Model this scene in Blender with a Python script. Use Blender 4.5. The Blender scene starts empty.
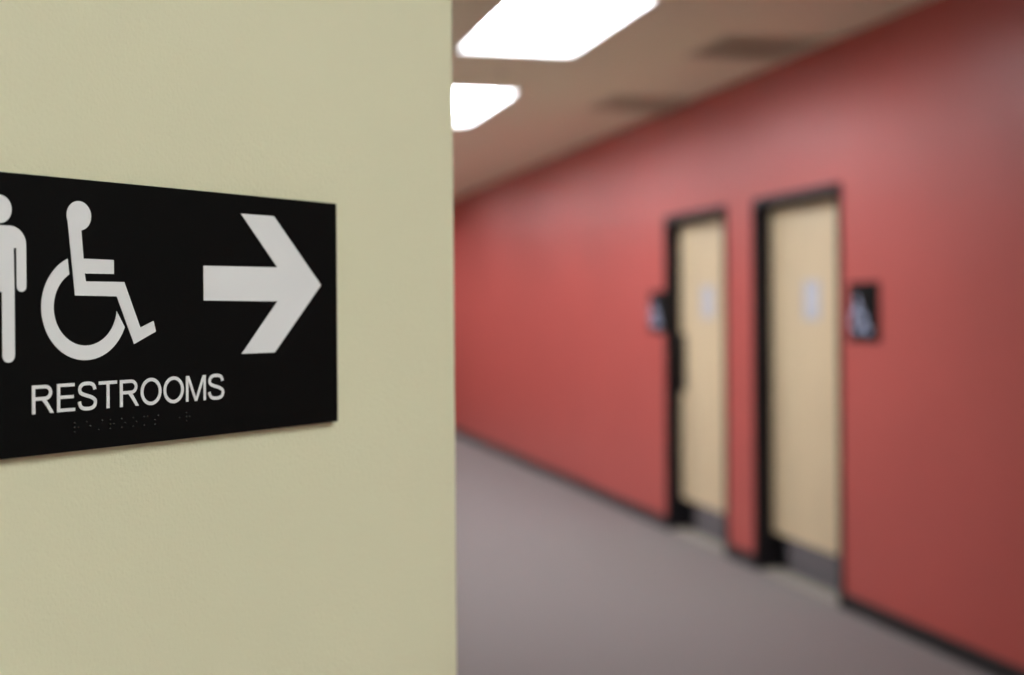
import bpy, bmesh, math, random
from mathutils import Vector, Matrix
random.seed(7)

# ------------------------------------------------------------------ camera, world, exposure
# World frame: the red wall is the plane x = RED; the corridor runs along +y; z is up; metres.
FPX = 1300.0                                   # focal length in pixels of the 1024x675 frame
YAW = math.atan(326 / FPX)                     # view turned towards the red wall
ROLL = math.radians(-0.42)
EYE = Vector((0, 0, 1.56))
SHIFT_PX = 28.0                                # horizon sits above the middle of the frame

scene = bpy.context.scene
cam_data = bpy.data.cameras.new('camera')
cam = bpy.data.objects.new('camera', cam_data)
scene.collection.objects.link(cam)
cam_data.sensor_width = 36
cam_data.lens = FPX / 1024 * 36
cam_data.shift_y = -SHIFT_PX / 1024
cam_data.clip_start = 0.05
CAM_ROT = Matrix.Rotation(-YAW, 3, 'Z') @ Matrix.Rotation(math.pi / 2, 3, 'X') @ Matrix.Rotation(ROLL, 3, 'Z')
cam.matrix_world = Matrix.Translation(EYE) @ CAM_ROT.to_4x4()
cam_data.dof.use_dof = True
cam_data.dof.focus_distance = 0.755
cam_data.dof.aperture_fstop = 4.0
cam_data.dof.aperture_blades = 0
scene.camera = cam

world = bpy.data.worlds.new('world'); scene.world = world
world.use_nodes = True
world.node_tree.nodes['Background'].inputs['Color'].default_value = (0.5, 0.5, 0.5, 1)
world.node_tree.nodes['Background'].inputs['Strength'].default_value = 0.0   # closed rooms: lamps give all the light

scene.view_settings.view_transform = 'Standard'
scene.view_settings.look = 'None'
scene.view_settings.gamma = 1.0
scene.view_settings.use_curve_mapping = False
scene.view_settings.exposure = 0.9

CORRIDOR_LIGHT = 13.2
LOBBY_LIGHT = 8.7
CEIL = 2.95
RED = 3.287

# ------------------------------------------------------------------ materials
def material(name, color, rough=0.6, metal=0.0, spec=0.5, noise=None, bump=None, emit=None):
    m = bpy.data.materials.new(name); m.use_nodes = True
    nt = m.node_tree; b = nt.nodes['Principled BSDF']
    b.inputs['Base Color'].default_value = (*color, 1)
    b.inputs['Roughness'].default_value = rough
    b.inputs['Metallic'].default_value = metal
    b.inputs['Specular IOR Level'].default_value = spec
    tc = nt.nodes.new('ShaderNodeTexCoord')
    if noise:                                  # (scale, amount, stretch)
        scale, amount, stretch = noise
        mp = nt.nodes.new('ShaderNodeMapping'); mp.inputs['Scale'].default_value = stretch
        n = nt.nodes.new('ShaderNodeTexNoise'); n.inputs['Scale'].default_value = scale
        n.inputs['Detail'].default_value = 5
        r = nt.nodes.new('ShaderNodeValToRGB')
        r.color_ramp.elements[0].position = 0.3; r.color_ramp.elements[1].position = 0.7
        r.color_ramp.elements[0].color = (*[c * (1 - amount) for c in color], 1)
        r.color_ramp.elements[1].color = (*[min(1, c * (1 + amount)) for c in color], 1)
        nt.links.new(tc.outputs['Object'], mp.inputs['Vector'])
        nt.links.new(mp.outputs['Vector'], n.inputs['Vector'])
        nt.links.new(n.outputs['Fac'], r.inputs['Fac'])
        nt.links.new(r.outputs['Color'], b.inputs['Base Color'])
    if bump:                                   # (scale, strength, distance)
        n2 = nt.nodes.new('ShaderNodeTexNoise'); n2.inputs['Scale'].default_value = bump[0]
        n2.inputs['Detail'].default_value = 3
        bp = nt.nodes.new('ShaderNodeBump'); bp.inputs['Strength'].default_value = bump[1]
        bp.inputs['Distance'].default_value = bump[2]
        nt.links.new(tc.outputs['Object'], n2.inputs['Vector'])
        nt.links.new(n2.outputs['Fac'], bp.inputs['Height'])
        nt.links.new(bp.outputs['Normal'], b.inputs['Normal'])
    if emit:
        b.inputs['Emission Color'].default_value = (*emit[0], 1)
        b.inputs['Emission Strength'].default_value = emit[1]
    return m

M = {
    'cream': material('cream_paint', (0.66, 0.645, 0.46), 0.55, spec=0.3, noise=(3, 0.02, (1, 1, 1)), bump=(430, 0.36, 0.0013)),
    'red': material('red_paint', (0.485, 0.094, 0.079), 0.42, spec=0.40, noise=(1.5, 0.03, (1, 1, 1)), bump=(350, 0.08, 0.001)),
    'carpet': material('grey_carpet', (0.21, 0.186, 0.176), 0.95, spec=0.1, noise=(260, 0.22, (1, 1, 1)), bump=(500, 0.4, 0.003)),
    'ceiling': material('ceiling_white', (0.90, 0.875, 0.68), 0.9, spec=0.1, noise=(40, 0.03, (1, 1, 1))),
    'rubber': material('black_rubber', (0.012, 0.012, 0.014), 0.45),
    'frame': material('dark_frame_paint', (0.010, 0.008, 0.010), 0.5, spec=0.2),
    'maple': material('maple_veneer', (0.67, 0.54, 0.34), 0.40, noise=(6, 0.08, (6, 6, 0.5))),
    'steel': material('brushed_steel', (0.36, 0.38, 0.41), 0.14, metal=1.0, noise=(40, 0.06, (1, 1, 30))),
    'dark_metal': material('dark_bronze', (0.03, 0.027, 0.022), 0.35, metal=0.6),
    'stone': material('threshold_stone', (0.30, 0.27, 0.22), 0.7, noise=(20, 0.08, (1, 1, 1))),
    'plate': material('sign_black', (0.0040, 0.0044, 0.0044), 0.55, spec=0.06, bump=(900, 0.05, 0.0004)),
    'braille': material('braille_black', (0.006, 0.006, 0.006), 0.25, spec=0.6),
    'white': material('sign_white', (0.70, 0.705, 0.715), 0.6, spec=0.2),
    'plaque': material('plaque_blue_grey', (0.49, 0.51, 0.58), 0.4),
    'pictogram': material('pictogram_pale_blue', (0.42, 0.48, 0.66), 0.4),
    'white_metal': material('white_enamel', (0.75, 0.75, 0.73), 0.4),
    'grille': material('grille_grey', (0.72, 0.70, 0.56), 0.55),
    'grille_dark': material('duct_dark', (0.36, 0.35, 0.28), 0.9),
    'lens': material('lamp_lens', (0.9, 0.9, 0.9), 0.5, emit=((0.95, 0.965, 1.05), CORRIDOR_LIGHT)),
    'lens_lobby': material('lamp_lens_lobby', (0.9, 0.9, 0.9), 0.5, emit=((0.93, 1.0, 1.0), LOBBY_LIGHT)),
    'cream_door': material('back_wall_paint', (0.70, 0.68, 0.56), 0.7),
}

# ------------------------------------------------------------------ helpers
COL = scene.collection

def link(name, bm, mat, parent=None, smooth=False):
    bmesh.ops.recalc_face_normals(bm, faces=bm.faces)
    me = bpy.data.meshes.new(name); bm.to_mesh(me); bm.free()
    if smooth:
        for p in me.polygons: p.use_smooth = True
    me.materials.append(M[mat])
    o = bpy.data.objects.new(name, me); COL.objects.link(o)
    if parent: o.parent = parent
    return o

def empty(name, loc=(0, 0, 0), rz=0.0):
    o = bpy.data.objects.new(name, None); COL.objects.link(o)
    o.location = loc; o.rotation_euler = (0, 0, rz); o.empty_display_size = 0.1
    return o

def tag(o, label, cat, group=None):
    o['label'] = label; o['category'] = cat
    if group: o['group'] = group
    return o

def structure(o, label=None, cat=None):
    o['kind'] = 'structure'
    if label: o['label'] = label
    if cat: o['category'] = cat
    return o

def box(bm, x0, x1, y0, y1, z0, z1, bevel=0.0):
    r = bmesh.ops.create_cube(bm, size=1.0)
    vs = r['verts']
    for v in vs:
        v.co = Vector(((x0 + x1) / 2 + v.co.x * (x1 - x0), (y0 + y1) / 2 + v.co.y * (y1 - y0), (z0 + z1) / 2 + v.co.z * (z1 - z0)))
    if bevel:
        es = list({e for v in vs for e in v.link_edges})
        bmesh.ops.bevel(bm, geom=es, offset=bevel, segments=2, affect='EDGES', profile=0.5)

def prism(bm, plan, z0, z1):
    lo = [bm.verts.new((p[0], p[1], z0)) for p in plan]
    hi = [bm.verts.new((p[0], p[1], z1)) for p in plan]
    bm.faces.new(lo); bm.faces.new(hi)
    n = len(plan)
    for i in range(n):
        bm.faces.new((lo[i], lo[(i + 1) % n], hi[(i + 1) % n], hi[i]))

LIFT = [0]
def lift(d):
    LIFT[0] = (LIFT[0] + 1) % 7
    return d + LIFT[0] * 0.00002

def slab(bm, outline, d0, d1):
    """Outline in (u, v) raised from depth d0 to d1 along the local -y axis (towards the reader)."""
    d1 = lift(d1)
    back = [bm.verts.new((u, -d0, v)) for u, v in outline]
    front = [bm.verts.new((u, -d1, v)) for u, v in outline]
    n = len(outline)
    faces = [bm.faces.new(front), bm.faces.new(back)]
    for f in faces: f.normal_update()
    bmesh.ops.triangulate(bm, faces=faces)
    for i in range(n):
        bm.faces.new((back[i], back[(i + 1) % n], front[(i + 1) % n], front[i]))

def arc(cx, cy, rx, ry, a0, a1, n=16):
    return [(cx + rx * math.cos(math.radians(a0 + (a1 - a0) * i / n)), cy + ry * math.sin(math.radians(a0 + (a1 - a0) * i / n))) for i in range(n + 1)]

def ribbon(pts, w, closed=False):
    """Outline of a stroke of width w along pts (mitred, butt ends)."""
    n = len(pts); left, right = [], []
    for i, p in enumerate(pts):
        a = pts[i - 1] if (i > 0 or closed) else None
        b = pts[(i + 1) % n] if (i < n - 1 or closed) else None
        d1 = Vector((p[0] - a[0], p[1] - a[1])).normalized() if a else None
        d2 = Vector((b[0] - p[0], b[1] - p[1])).normalized() if b else None
        d1 = d1 or d2; d2 = d2 or d1
        t = (d1 + d2).normalized()
        nrm = Vector((-t.y, t.x))
        k = w / 2 / max(0.4, nrm.dot(Vector((-d1.y, d1.x))))
        left.append((p[0] + nrm.x * k, p[1] + nrm.y * k)); right.append((p[0] - nrm.x * k, p[1] - nrm.y * k))
    return left, right

def stroke(bm, pts, w, d0, d1, closed=False):
    left, right = ribbon(pts, w, closed)
    n = len(pts); d1 = lift(d1)
    V = [[bm.verts.new((u, -d, v)) for (u, v) in side] for side, d in ((left, d0), (right, d0), (left, d1), (right, d1))]
    m = n if closed else n - 1
    for i in range(m):
        j = (i + 1) % n
        bm.faces.new((V[0][i], V[0][j], V[1][j], V[1][i])); bm.faces.new((V[2][i], V[2][j], V[3][j], V[3][i]))
        bm.faces.new((V[0][i], V[0][j], V[2][j], V[2][i])); bm.faces.new((V[1][i], V[1][j], V[3][j], V[3][i]))
    if not closed:
        for i in (0, n - 1): bm.faces.new((V[0][i], V[1][i], V[3][i], V[2][i]))

def smooth_path(pts, sub=5):
    out = []
    n = len(pts)
    for i in range(n - 1):
        p0, p1, p2, p3 = pts[max(i - 1, 0)], pts[i], pts[i + 1], pts[min(i + 2, n - 1)]
        for k in range(sub):
            t = k / sub
            out.append(tuple(0.5 * ((2 * p1[c]) + (-p0[c] + p2[c]) * t + (2 * p0[c] - 5 * p1[c] + 4 * p2[c] - p3[c]) * t * t + (-p0[c] + 3 * p1[c] - 3 * p2[c] + p3[c]) * t ** 3) for c in (0, 1)))
    out.append(pts[-1]); return out

# ------------------------------------------------------------------ the setting
BACK, END, COR_LEFT = -3.0, 19.0, -0.85
THICK = 0.14
# cream wall: its face runs at an angle to the corridor and ends in a rounded outside corner
CREAM_A = YAW + math.atan(865 / FPX)           # heading of the face, measured from +y towards +x
CD = Vector((math.sin(CREAM_A), math.cos(CREAM_A)))      # along the face towards the corner
CN = Vector((CD.y, -CD.x))                     # out of the face, towards the viewer
def cam_ground(px, depth):                     # a point in plan at a depth along the view direction
    fx = (px - 512) / FPX * depth
    return Vector((math.sin(YAW) * depth + math.cos(YAW) * fx, math.cos(YAW) * depth - math.sin(YAW) * fx))
CORNER = cam_ground(459.2, 1.034)
s_back = (CORNER.y - BACK) / CD.y
A0 = CORNER - CD * s_back
RET = -CN                                      # the return runs back from the corner at a right angle
s_ret = (CORNER.x - COR_LEFT) / -RET.x
R1 = CORNER + RET * s_ret
rad = 0.010
cc = CORNER - CD * rad + RET * rad
corner_arc = [cc + CN * (rad * math.cos(a)) + CD * (rad * math.sin(a)) for a in [math.pi / 2 * i / 10 for i in range(11)]]
face_steps = [A0 + (CORNER - CD * rad - A0) * k for k in (0,)]
inner_corner = CORNER - CD * THICK + RET * THICK
plan = [tuple(p) for p in face_steps] + [tuple(p) for p in corner_arc] + [tuple(R1), tuple(R1 - CD * THICK), tuple(inner_corner), tuple(A0 + RET * THICK)]
bm = bmesh.new(); prism(bm, plan, 0, CEIL)
structure(link('wall_left', bm, 'cream'), 'cream painted textured wall that carries the restrooms sign', 'wall')

bm = bmesh.new()
box(bm, A0.x - 0.4, RED + THICK, BACK - THICK, END + THICK, -0.06, 0)
structure(link('floor', bm, 'carpet'), 'grey mauve low pile carpet floor', 'floor')
LX = 1.734
TROFFERS = [(LX + 0.005, 6.14, 0.62, 1.31), (LX + 0.015, 8.775, 0.62, 1.44), (LX, 11.2, 0.59, 1.22), (LX, 13.7, 0.59, 1.22), (LX, 16.2, 0.59, 1.22),
            (1.25, -0.2, 0.60, 1.22), (0.2, -2.1, 0.60, 1.22), (1.35, -2.25, 0.60, 1.22)]     # centre x, y and size of each ceiling light's opening
bm = bmesh.new()                               # ceiling panel with an opening for every recessed light
x_lo, x_hi = A0.x - 0.4, RED + THICK
xs = sorted({x_lo, x_hi} | {x + k * lx / 2 for x, y, lx, ly in TROFFERS for k in (-1, 1)})
ys_c = sorted({BACK - THICK, END + THICK} | {y + k * ly / 2 for x, y, lx, ly in TROFFERS for k in (-1, 1)})
for ya, yb in zip(ys_c, ys_c[1:]):
    run = x_lo
    for xa, xb in zip(xs, xs[1:]):
        mx, my = (xa + xb) / 2, (ya + yb) / 2
        if any(abs(mx - x) < lx / 2 and abs(my - y) < ly / 2 for x, y, lx, ly in TROFFERS):
            if xa > run: box(bm, run, xa, ya, yb, CEIL, CEIL + 0.05)
            run = xb
    if x_hi > run: box(bm, run, x_hi, ya, yb, CEIL, CEIL + 0.05)
structure(link('ceiling', bm, 'ceiling'), 'pale flat corridor ceiling', 'ceiling')

# doors: outer frame extents along the red wall (from the jamb lines in the photo, where they meet the wall)
DOORS = [(7.57, 8.635), (6.10, 7.17)]           # far door, near door
HEAD = 2.206
bm = bmesh.new()
ys = [BACK] + [v for d in sorted(DOORS) for v in d] + [END]
for a, b in zip(ys[0::2], ys[1::2]): box(bm, RED, RED + THICK, a, b, 0, CEIL)
for a, b in DOORS: box(bm, RED, RED + THICK, a, b, HEAD, CEIL)
structure(link('wall_right', bm, 'red'), 'long red painted corridor wall with two doors', 'wall')
bm = bmesh.new()
for a, b in zip(ys[0::2], ys[1::2]):
    box(bm, RED - 0.008, RED, a, b, 0, 0.085)
structure(link('baseboard_right', bm, 'rubber'), 'thin black rubber baseboard along the red wall', 'baseboard')

bm = bmesh.new(); box(bm, COR_LEFT - THICK, COR_LEFT, R1.y, END, 0, CEIL)
structure(link('wall_corridor', bm, 'cream_door'), 'pale corridor wall opposite the red wall', 'wall')
bm = bmesh.new(); box(bm, COR_LEFT - THICK, RED + THICK, END, END + THICK, 0, CEIL)
structure(link('wall_far', bm, 'red'), 'red wall closing the far corridor end', 'wall')
bm = bmesh.new(); box(bm, A0.x - 0.4, RED + THICK, BACK - THICK, BACK, 0, CEIL)
structure(link('wall_back', bm, 'cream_door'), 'pale lobby wall behind the viewer', 'wall')

# ------------------------------------------------------------------ doors
def make_door(name, y0, y1, pull_far, label):
    d = structure(empty(name, (RED, (y0 + y1) / 2, 0)), label, 'door')
    h = (y1 - y0) / 2; face = 0.032; depth = 0.095
    bm = bmesh.new()                           # frame: two jambs and a head, standing a little proud of the wall, with a stop
    for s in (-1, 1):
        a, b = sorted((s * h, s * (h - face)))
        box(bm, -0.012, THICK - 0.01, a, b, 0, HEAD, 0.002)
        a, b = sorted((s * (h - face), s * (h - face - 0.016)))
        box(bm, depth + 0.046, THICK - 0.01, a, b, 0, HEAD - 0.05)
    box(bm, -0.012, THICK - 0.01, -(h - face), h - face, HEAD - 0.05, HEAD, 0.002)
    link('door_frame', bm, 'frame', d)
    w = h - face - 0.003
    bm = bmesh.new(); box(bm, depth, depth + 0.044, -w, w, 0.018, HEAD - 0.05 - 0.004, 0.002)
    link('leaf', bm, 'maple', d)
    bm = bmesh.new(); box(bm, depth - 0.002, depth, -w + 0.006, w - 0.006, 0.022, 0.225)
    k = link('kick_plate', bm, 'steel', d); k['label'] = 'grey brushed steel kick plate'
    bm = bmesh.new(); box(bm, 0.012, THICK - 0.01, -(h - face), h - face, 0, 0.008, 0.002)
    t = link('threshold', bm, 'stone', d); t['label'] = 'pale beige threshold strip'
    # pull handle on a plate
    s = 1 if pull_far else -1
    yc = s * (w - 0.055)
    bm = bmesh.new(); box(bm, depth - 0.003, depth, yc - 0.045, yc + 0.045, 0.98, 1.38, 0.001)
    pl = link('pull_plate', bm, 'dark_metal', d)
    bm = bmesh.new()
    pts = [Vector((depth - 0.003, yc, 1.05)), Vector((depth - 0.045, yc, 1.06)), Vector((depth - 0.052, yc, 1.09)),
           Vector((depth - 0.052, yc, 1.27)), Vector((depth - 0.045, yc, 1.30)), Vector((depth - 0.003, yc, 1.31))]
    rings = []
    for i, p in enumerate(pts):
        t_ = ((pts[min(i + 1, 5)] - pts[max(i - 1, 0)])).normalized()
        e1 = Vector((0, 1, 0)); e2 = t_.cross(e1)
        rings.append([bm.verts.new(p + (e1 * math.cos(a) + e2 * math.sin(a)) * 0.010) for a in [2 * math.pi * q / 10 for q in range(10)]])
    for r0, r1 in zip(rings, rings[1:]):
        for q in range(10): bm.faces.new((r0[q], r0[(q + 1) % 10], r1[(q + 1) % 10], r1[q]))
    bm.faces.new(rings[0]); bm.faces.new(rings[-1])
    link('pull_handle', bm, 'dark_metal', pl, True)
    # hinges on the other side
    for z in (0.25, 1.05, 1.90):
        bm = bmesh.new()
        bmesh.ops.create_cone(bm, cap_ends=True, segments=10, radius1=0.007, radius2=0.007, depth=0.10,
                              matrix=Matrix.Translation((depth - 0.004, -s * (w + 0.001), z)))
        link('hinge', bm, 'dark_metal', d)
    return d

make_door('door_1', *DOORS[0], True, 'farther maple veneer restroom door with a dark pull at its left edge')
make_door('door_2', *DOORS[1], False, 'nearer maple veneer restroom door with a steel kick plate')

# plaques on the door leaves and restroom signs on the wall beside the doors
def door_plaque(yc, label):
    e = tag(empty('door_plaque', (RED + 0.095, yc, 1.49)), label, 'sign', 'pale plaques on the restroom doors')
    bm = bmesh.new(); box(bm, -0.005, 0, -0.095, 0.095, 0, 0.22, 0.002); link('plate', bm, 'plaque', e)
    bm = bmesh.new()                            # pale figure: head and body
    bmesh.ops.create_cone(bm, cap_ends=True, segments=20, radius1=0.022, radius2=0.022, depth=0.002,
                          matrix=Matrix.Translation((-0.006, 0, 0.195)) @ Matrix.Rotation(math.pi / 2, 4, 'Y'))
    box(bm, -0.007, -0.005, -0.032, 0.032, 0.085, 0.165); box(bm, -0.007, -0.005, -0.022, 0.022, 0.025, 0.086)
    link('pictogram', bm, 'white', e)
door_plaque(sum(DOORS[0]) / 2, 'pale plaque at eye height on the farther maple door')
door_plaque(sum(DOORS[1]) / 2 - 0.02, 'pale blue grey plaque at eye height on the nearer maple door')

def wall_sign(yc, zc, w, h, label):
    e = tag(empty('wall_sign', (RED, yc, zc - h / 2), -math.pi / 2), label, 'sign', 'black restroom signs beside the doors')
    bm = bmesh.new()                            # local: +x runs along the wall, -y out of the wall
    box(bm, -w / 2, w / 2, -0.010, 0, 0, h, 0.002); link('plate', bm, 'plate', e)
    bm = bmesh.new()                            # wheelchair symbol on the reader's left and lower half
    ux, vz = -0.055, 0.11
    stroke(bm, arc(ux, vz, 0.055, 0.055, 100, 345, 22), 0.022, 0.010, 0.012)
    stroke(bm, [(ux - 0.006, vz + 0.085), (ux + 0.002, vz + 0.025), (ux + 0.062, vz + 0.025), (ux + 0.095, vz - 0.06), (ux + 0.13, vz - 0.045)], 0.024, 0.010, 0.012)
    stroke(bm, [(ux + 0.0, vz + 0.068), (ux + 0.04, vz + 0.06)], 0.014, 0.010, 0.012)
    slab(bm, arc(ux - 0.008, vz + 0.10, 0.019, 0.019, 0, 345, 23), 0.010, 0.012)
    link('wheelchair_symbol', bm, 'pictogram', e)
    return e
wall_sign(5.865, 1.535, 0.29, 0.30, 'square black restroom sign with pale wheelchair on the red wall right of the nearer door')
wall_sign(8.80, 1.535, 0.29, 0.30, 'small black restroom sign with pale figure on the red wall left of the farther door')

# ------------------------------------------------------------------ ceiling lights, grilles, sprinkler
def troffer(spec, label, lens='lens', group='recessed ceiling lights'):
    x, y, lx, ly = spec
    e = tag(empty('ceiling_light', (x, y, CEIL)), label, 'light', group)
    t, deep = 0.02, 0.10
    bm = bmesh.new()
    for x0, x1, y0, y1 in ((-lx / 2 - t, lx / 2 + t, -ly / 2 - t, -ly / 2), (-lx / 2 - t, lx / 2 + t, ly / 2, ly / 2 + t),
                           (-lx / 2 - t, -lx / 2, -ly / 2, ly / 2), (lx / 2, lx / 2 + t, -ly / 2, ly / 2)):
        box(bm, x0, x1, y0, y1, -0.004, 0.0)
    link('trim_frame', bm, 'white_metal', e)
    bm = bmesh.new(); q = 0.003                # recessed housing: four white sides
    box(bm, -lx / 2, lx / 2, -ly / 2, -ly / 2 + q, 0, deep); box(bm, -lx / 2, lx / 2, ly / 2 - q, ly / 2, 0, deep)
    box(bm, -lx / 2, -lx / 2 + q, -ly / 2 + q, ly / 2 - q, 0, deep); box(bm, lx / 2 - q, lx / 2, -ly / 2 + q, ly / 2 - q, 0, deep)
    link('housing', bm, 'white_metal', e)
    bm = bmesh.new(); box(bm, -lx / 2 + q, lx / 2 - q, -ly / 2 + q, ly / 2 - q, deep - 0.008, deep); link('lens', bm, lens, e)
troffer(TROFFERS[0], 'larger bright white ceiling light, the nearer of the two in view')
troffer(TROFFERS[1], 'smaller bright white ceiling light, partly hidden by the cream wall edge')
for spec in TROFFERS[2:5]:
    troffer(spec, 'white recessed ceiling light far down the corridor, hidden by the cream wall', group='corridor lights out of view')
for spec in TROFFERS[5:]:  # unseen lights, added to light the lobby evenly; the last is soft fill
    troffer(spec, 'white recessed ceiling light above the lobby, out of view, added for its light', 'lens_lobby', 'lobby lights out of view')

def grille(x, y, label):
    e = tag(empty('ceiling_grille', (x, y, CEIL)), label, 'vent', 'ceiling grilles along the red wall')
    s, t = 0.29, 0.03
    bm = bmesh.new()
    box(bm, -s, s, -s, -s + t, -0.012, 0); box(bm, -s, s, s - t, s, -0.012, 0)
    box(bm, -s, -s + t, -s + t, s - t, -0.012, 0); box(bm, s - t, s, -s + t, s - t, -0.012, 0)
    link('frame', bm, 'grille', e)
    bm = bmesh.new(); box(bm, -s + t, s - t, -s + t, s - t, -0.002, 0); link('backing', bm, 'grille_dark', e)
    bm = bmesh.new(); box(bm, -s + t, s - t, -0.012, 0.012, -0.010, -0.006)
    bmesh.ops.rotate(bm, verts=bm.verts, cent=(0, 0, -0.007), matrix=Matrix.Rotation(math.radians(8), 3, 'X'))
    first = link('slat', bm, 'grille', e)
    n = 13
    for i in range(n):
        o = first if i == 0 else first.copy()
        if i: COL.objects.link(o)
        o.parent = e; o.location = (0, -s + t + (i + 0.5) * (2 * s - 2 * t) / n, 0)
grille(2.945, 6.41, 'dark grey ceiling grille nearer to the viewer, above the nearer door')
grille(2.985, 8.33, 'dark grey ceiling grille farther down the corridor, above the farther door')

e = tag(empty('sprinkler_head', (1.80, 7.36, CEIL)), 'small sprinkler head in the ceiling between the two lights', 'sprinkler')
bm = bmesh.new(); bmesh.ops.create_cone(bm, cap_ends=True, segments=20, radius1=0.03, radius2=0.036, depth=0.006, matrix=Matrix.Translation((0, 0, -0.003)))
link('escutcheon', bm, 'grille', e)
bm = bmesh.new(); bmesh.ops.create_cone(bm, cap_ends=True, segments=12, radius1=0.008, radius2=0.012, depth=0.03, matrix=Matrix.Translation((0, 0, -0.02)))
bmesh.ops.create_cone(bm, cap_ends=True, segments=16, radius1=0.016, radius2=0.016, depth=0.003, matrix=Matrix.Translation((0, 0, -0.036)))
link('deflector', bm, 'grille', e)

# ------------------------------------------------------------------ the restrooms sign on the cream wall
PLATE_T = 0.005
SIGN_O = CORNER + CN * PLATE_T                 # a point of the sign's front plane
def sign_uv(px, py, plane=SIGN_O):
    """Where the view ray through a photo pixel meets the sign's front face: (u along the wall, v height)."""
    d = CAM_ROT @ Vector(((px - 512) / FPX, -(py - 337.5 + SHIFT_PX) / FPX, -1))
    n3 = Vector((CN.x, CN.y, 0)); o3 = Vector((plane.x, plane.y, 0))
    p = EYE + d * ((o3 - EYE).dot(n3) / d.dot(n3))
    return ((Vector((p.x, p.y)) - plane).dot(CD), p.z)
UV = lambda pts: [sign_uv(*p) for p in pts]
u_right = (sign_uv(336.6, 204)[0] + sign_uv(338, 421)[0]) / 2
v_top = (sign_uv(336, 204)[1] + sign_uv(2, 171.2)[1]) / 2
v_bot = (sign_uv(337, 421)[1] + sign_uv(2, 460.0)[1]) / 2
u_text = (sign_uv(32, 400)[0] + sign_uv(224.5, 388)[0]) / 2
u_left = 2 * u_text - u_right                  # the lettering is centred on the plate
base = CORNER + CD * u_left
print('SIGN size', u_right - u_left, v_top - v_bot, v_bot, v_top)
RZ = math.atan2(CD.y, CD.x)
sign = tag(empty('restroom_sign', (base.x, base.y, v_bot), RZ),
           'black RESTROOMS sign with white pictograms and right arrow on the cream wall', 'sign')
L = lambda pts: [(u - u_left, v - v_bot) for u, v in pts]      # to the sign's own frame
P = lambda pts: L(UV(pts))
W, H = u_right - u_left, v_top - v_bot
bm = bmesh.new(); box(bm, 0, W, -PLATE_T, 0, 0, H, 0.0004); link('plate', bm, 'plate', sign)
D0, D1 = PLATE_T - 0.0003, PLATE_T + 0.0003

# arrow: measured corners, made symmetric about its axis
raw = P([(203.2, 265.5), (276.8, 267.3), (241, 213.8), (273.5, 215.8), (320.7, 285.0), (274.5, 352.2), (241, 354.0), (277.5, 301.3), (203.4, 300.3)])
ax = (raw[0][1] + raw[8][1] + raw[2][1] + raw[6][1]) / 4
def pair(i, j):
    u = (raw[i][0] + raw[j][0]) / 2; dv = (raw[i][1] - raw[j][1]) / 2
    return (u, ax + dv), (u, ax - dv)
s0, s8 = pair(0, 8); s1, s7 = pair(1, 7); s2, s6 = pair(2, 6); s3, s5 = pair(3, 5)
s3 = (s3[0], s2[1]); s5 = (s5[0], s6[1])
bm = bmesh.new(); slab(bm, [s0, s1, s2, s3, (raw[4][0], ax), s5, s6, s7, s8], D0, D1)
a = link('arrow', bm, 'white', sign); a['label'] = 'white arrow pointing right'

# wheelchair symbol
bm = bmesh.new()
hc = P([(78.7, 215.8)])[0]; rt = P([(90.8, 216.8)])[0]
hr = rt[0] - hc[0]
slab(bm, arc(hc[0], hc[1], hr, hr, 0, 345, 31), D0, D1)
body = P([(66.8, 214), (80.8, 229.5), (83.2, 258.6), (113.4, 260.0), (113.6, 274.0), (84.2, 273.4), (85.5, 281.4), (123.9, 282.0),
          (140.0, 327.6), (153.2, 321.0), (155.6, 331.5), (133.8, 344.0), (116.6, 296.4), (74.8, 295.4)])
slab(bm, body, D0, D1)
q_l, q_r = P([(41.0, 308)])[0], P([(53.2, 309)])[0]
q_b, q_bi = P([(85, 360.2)])[0], P([(85, 345.6)])[0]
q_in = P([(116.6, 311)])[0]
ri_u = (q_in[0] - q_r[0]) / 2; wc = (q_in[0] + q_r[0]) / 2; ro_u = wc - q_l[0]
cv = P([(53, 307.5)])[0][1]; ro_v = cv - q_b[1]; ri_v = cv - q_bi[1]
tip = P([(67.2, 258.5), (69.0, 274.5), (117.2, 311.5), (124.2, 327.0)])
ang = lambda p, ru, rv: math.degrees(math.atan2((p[1] - cv) / rv, (p[0] - wc) / ru))
ao0, ai0 = ang(tip[0], ro_u, ro_v), ang(tip[1], ri_u, ri_v)
ai1, ao1 = ang(tip[2], ri_u, ri_v) + 360, ang(tip[3], ro_u, ro_v) + 360
slab(bm, arc(wc, cv, ro_u, ro_v, ao0, ao1, 40) + arc(wc, cv, ri_u, ri_v, ai1, ai0, 40), D0, D1)
a = link('wheelchair_symbol', bm, 'white', sign); a['label'] = 'white wheelchair user symbol'

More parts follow.
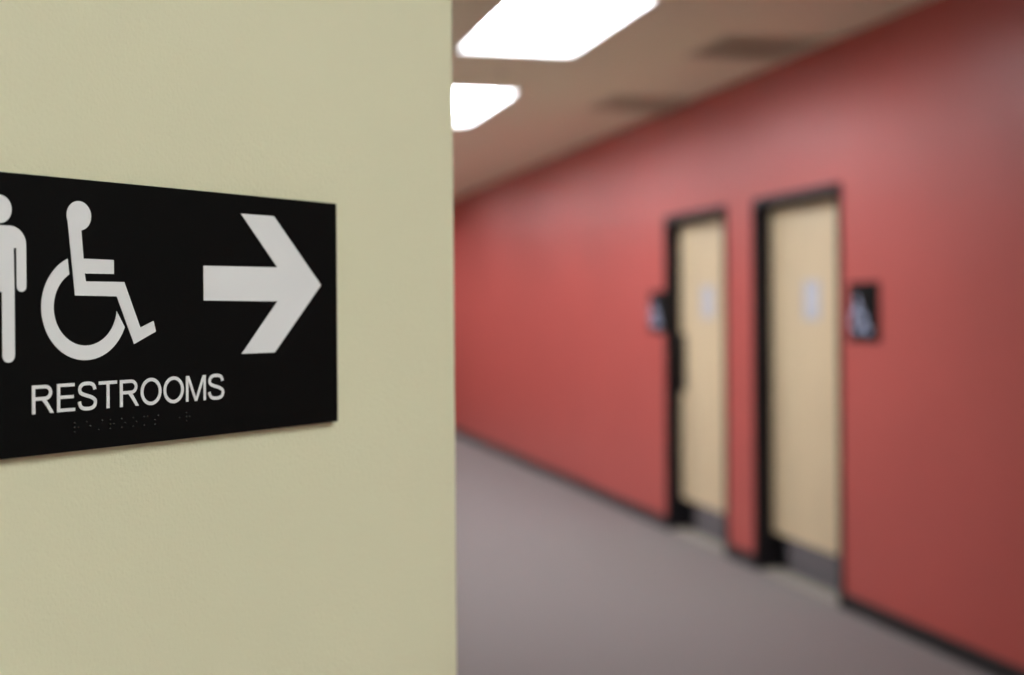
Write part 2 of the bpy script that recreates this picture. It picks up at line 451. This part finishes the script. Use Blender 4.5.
# standing figure: the half in view measured, mirrored about its axis
mc = P([(-0.6, 300)])[0][0]
hv0, hv1 = P([(-0.6, 194.5)])[0][1], P([(-0.6, 223.0)])[0][1]
hrad = (hv0 - hv1) / 2
def half(px, py): u, v = P([(px, py)])[0]; return (u - mc, v)
sh_v = half(8, 225.6)[1]; arm_o = half(25.9, 260)[0]; arm_i = half(16.3, 270)[0]; slit_l = half(13.5, 270)[0]
slit_v = half(15, 248)[1]; hand_v = half(21, 291.8)[1]; leg_o = half(14.4, 320)[0]; leg_i = half(1.9, 320)[0]
crotch_v = half(1, 292)[1]; foot_v = half(8, 362.7)[1]
r_sh = arm_o - half(9.5, 226)[0]
def rside():
    p = [(arm_o - r_sh + x, y) for x, y in arc(0, sh_v - r_sh, r_sh, r_sh, 90, 0, 12)]
    ra = (arm_o - arm_i) / 2; p += arc(arm_o - ra, hand_v + ra, ra, ra, 0, -180, 10)
    p += [(arm_i, slit_v), (slit_l, slit_v)]
    rl = (leg_o - leg_i) / 2; p += [(leg_o, crotch_v)] + arc(leg_o - rl, foot_v + rl, rl, rl, 0, -180, 10) + [(leg_i, crotch_v)]
    return p
rs = rside()
bm = bmesh.new()
slab(bm, arc(mc, (hv0 + hv1) / 2, hrad, hrad, 0, 345, 31), D0, D1)
slab(bm, [(mc + x, y) for x, y in rs] + [(mc - x, y) for x, y in reversed(rs)], D0, D1)
a = link('man_symbol', bm, 'white', sign); a['label'] = 'white standing man symbol'
# figure in a dress, beyond the left edge of the picture
pitch = (P([(97, 300)])[0][0]) - mc
fc = mc - pitch
bm = bmesh.new()
slab(bm, arc(fc, (hv0 + hv1) / 2, hrad, hrad, 0, 345, 31), D0, D1)
wv = sh_v - (sh_v - foot_v) * 0.62
rs = [(arm_o * 0.55, sh_v), (arm_o * 0.8, sh_v - 0.005), (arm_o * 1.25, hand_v + 0.004), (arm_o * 1.0, hand_v + 0.001), (arm_o * 0.55, slit_v - 0.004),
      (arm_o * 0.98, wv), (arm_o * 0.5, wv), (arm_o * 0.5, foot_v), (arm_o * 0.1, foot_v), (arm_o * 0.1, wv)]
slab(bm, [(fc + x, y) for x, y in rs] + [(fc - x, y) for x, y in reversed(rs)], D0, D1)
a = link('woman_symbol', bm, 'white', sign); a['label'] = 'white woman symbol in a dress'

# lettering: each letter in its measured width, on one baseline
cap_b = (P([(34, 414.4)])[0][1] + P([(104.5, 408.3)])[0][1]) / 2
cap_t = (P([(34, 385.6)])[0][1] + P([(104.5, 380.9)])[0][1]) / 2
CAP = cap_t - cap_b; SW = CAP * 0.130
LETTERS = [('R', 31.8, 54.2), ('E', 56.8, 75.5), ('S', 77.6, 97.3), ('T', 98.7, 117.5), ('R', 119.7, 139.3),
           ('O', 140.5, 161.9), ('O', 163.3, 184.2), ('M', 185.8, 206.2), ('S', 207.9, 224.6)]
def letter(ch, u0, u1):
    bm = bmesh.new(); w = u1 - u0; h = CAP; s = SW
    R = lambda x0, x1, y0, y1: slab(bm, [(u0 + x0, cap_b + y0), (u0 + x1, cap_b + y0), (u0 + x1, cap_b + y1), (u0 + x0, cap_b + y1)], D0, D1)
    S = lambda pts, k=s, c=False: stroke(bm, [(u0 + x, cap_b + y) for x, y in pts], k, D0, D1, c)
    if ch == 'T':
        R(0, w, h - s * 0.95, h); R(w / 2 - s / 2, w / 2 + s / 2, 0, h - s * 0.95)
    elif ch == 'E':
        R(0, s, 0, h); R(s, w * 0.98, h - s * 0.9, h); R(s, w * 0.93, h * 0.46, h * 0.46 + s * 0.9); R(s, w, 0, s * 0.9)
    elif ch == 'O':
        S([(w / 2 + (w - s) / 2 * math.cos(a), h / 2 + (h * 1.04 - s) / 2 * math.sin(a)) for a in [2 * math.pi * i / 40 for i in range(40)]], s, True)
    elif ch == 'M':
        k = s * 0.92
        R(0, k, 0, h); R(w - k, w, 0, h)
        slab(bm, [(u0 + x, cap_b + y) for x, y in [(k * 0.2, h), (k * 1.35, h), (w / 2 + k * 0.5, 0), (w / 2 - k * 0.5, 0)]], D0, D1)
        slab(bm, [(u0 + x, cap_b + y) for x, y in [(w - k * 0.2, h), (w - k * 1.35, h), (w / 2 - k * 0.5, 0), (w / 2 + k * 0.5, 0)]], D0, D1)
    elif ch == 'R':
        R(0, s, 0, h)
        top, mid, bx = h - s / 2, h * 0.47 + s / 2 - s * 0.1, w * 0.60
        r = (top - mid) / 2
        S([(s * 0.9, top), (bx, top)] + [(bx + (w * 0.93 - s / 2 - bx) * math.cos(math.radians(t)), mid + r + r * math.sin(math.radians(t))) for t in range(80, -90, -10)] + [(bx, mid), (s * 0.9, mid)], s * 0.95)
        slab(bm, [(u0 + x, cap_b + y) for x, y in [(w * 0.40, mid), (w * 0.40 + s * 1.25, mid), (w * 0.66 + s * 0.2, mid - s * 0.7), (w, 0), (w - s * 1.15, 0), (w * 0.60, h * 0.30)]], D0, D1)
    elif ch == 'S':
        c = [(.97, .745), (.90, .90), (.74, .98), (.5, 1.0), (.25, .98), (.08, .89), (.03, .76), (.09, .645), (.27, .57), (.5, .51), (.76, .445), (.95, .35), (1.0, .245), (.94, .10), (.76, .02), (.5, 0), (.24, .025), (.07, .12), (0, .29)]
        S(smooth_path([(s / 2 + x * (w - s), -0.02 * h + s / 2 + y * (h * 1.04 - s)) for x, y in c], 4))
    return link('letter', bm, 'white', sign)
for ch, x0, x1 in LETTERS:
    yb = 416 - (x0 - 32) * 0.1
    letter(ch, P([(x0, yb)])[0][0], P([(x1 - 0.6, yb)])[0][0])

# braille: restrooms right (contracted)
cells = [(74.3, (1, 2, 3, 5)), (86.6, (1, 5)), (98.9, (3, 4)), (111.5, (1, 2, 3, 5)), (124.0, (1, 3, 5)), (135.5, (1, 3, 5)), (147.3, (1, 3, 4)), (158.5, (2, 3, 4)), (175.0, (5,)), (186.2, (1, 2, 3, 5))]
b0 = P([(74.3, 423.1)])[0]; b1 = P([(186.2, 412.9)])[0]
bm = bmesh.new()
bv = (b0[1] + b1[1]) / 2; dot = 0.0025
n_pos = [0, 1, 2, 3, 4, 5, 6, 7, 9, 10]
for (px, dots), k in zip(cells, n_pos):
    u = b0[0] + (b1[0] - b0[0]) * k / 10
    for q in dots:
        cu, cvv = u + (dot if q > 3 else 0), bv - dot * ((q - 1) % 3)
        bmesh.ops.create_uvsphere(bm, u_segments=10, v_segments=6, radius=0.00075, matrix=Matrix.Translation((cu, -PLATE_T, cvv)))
a = link('braille_dots', bm, 'braille', sign, True); a['kind'] = 'stuff'; a['label'] = 'raised black braille dots under the lettering'
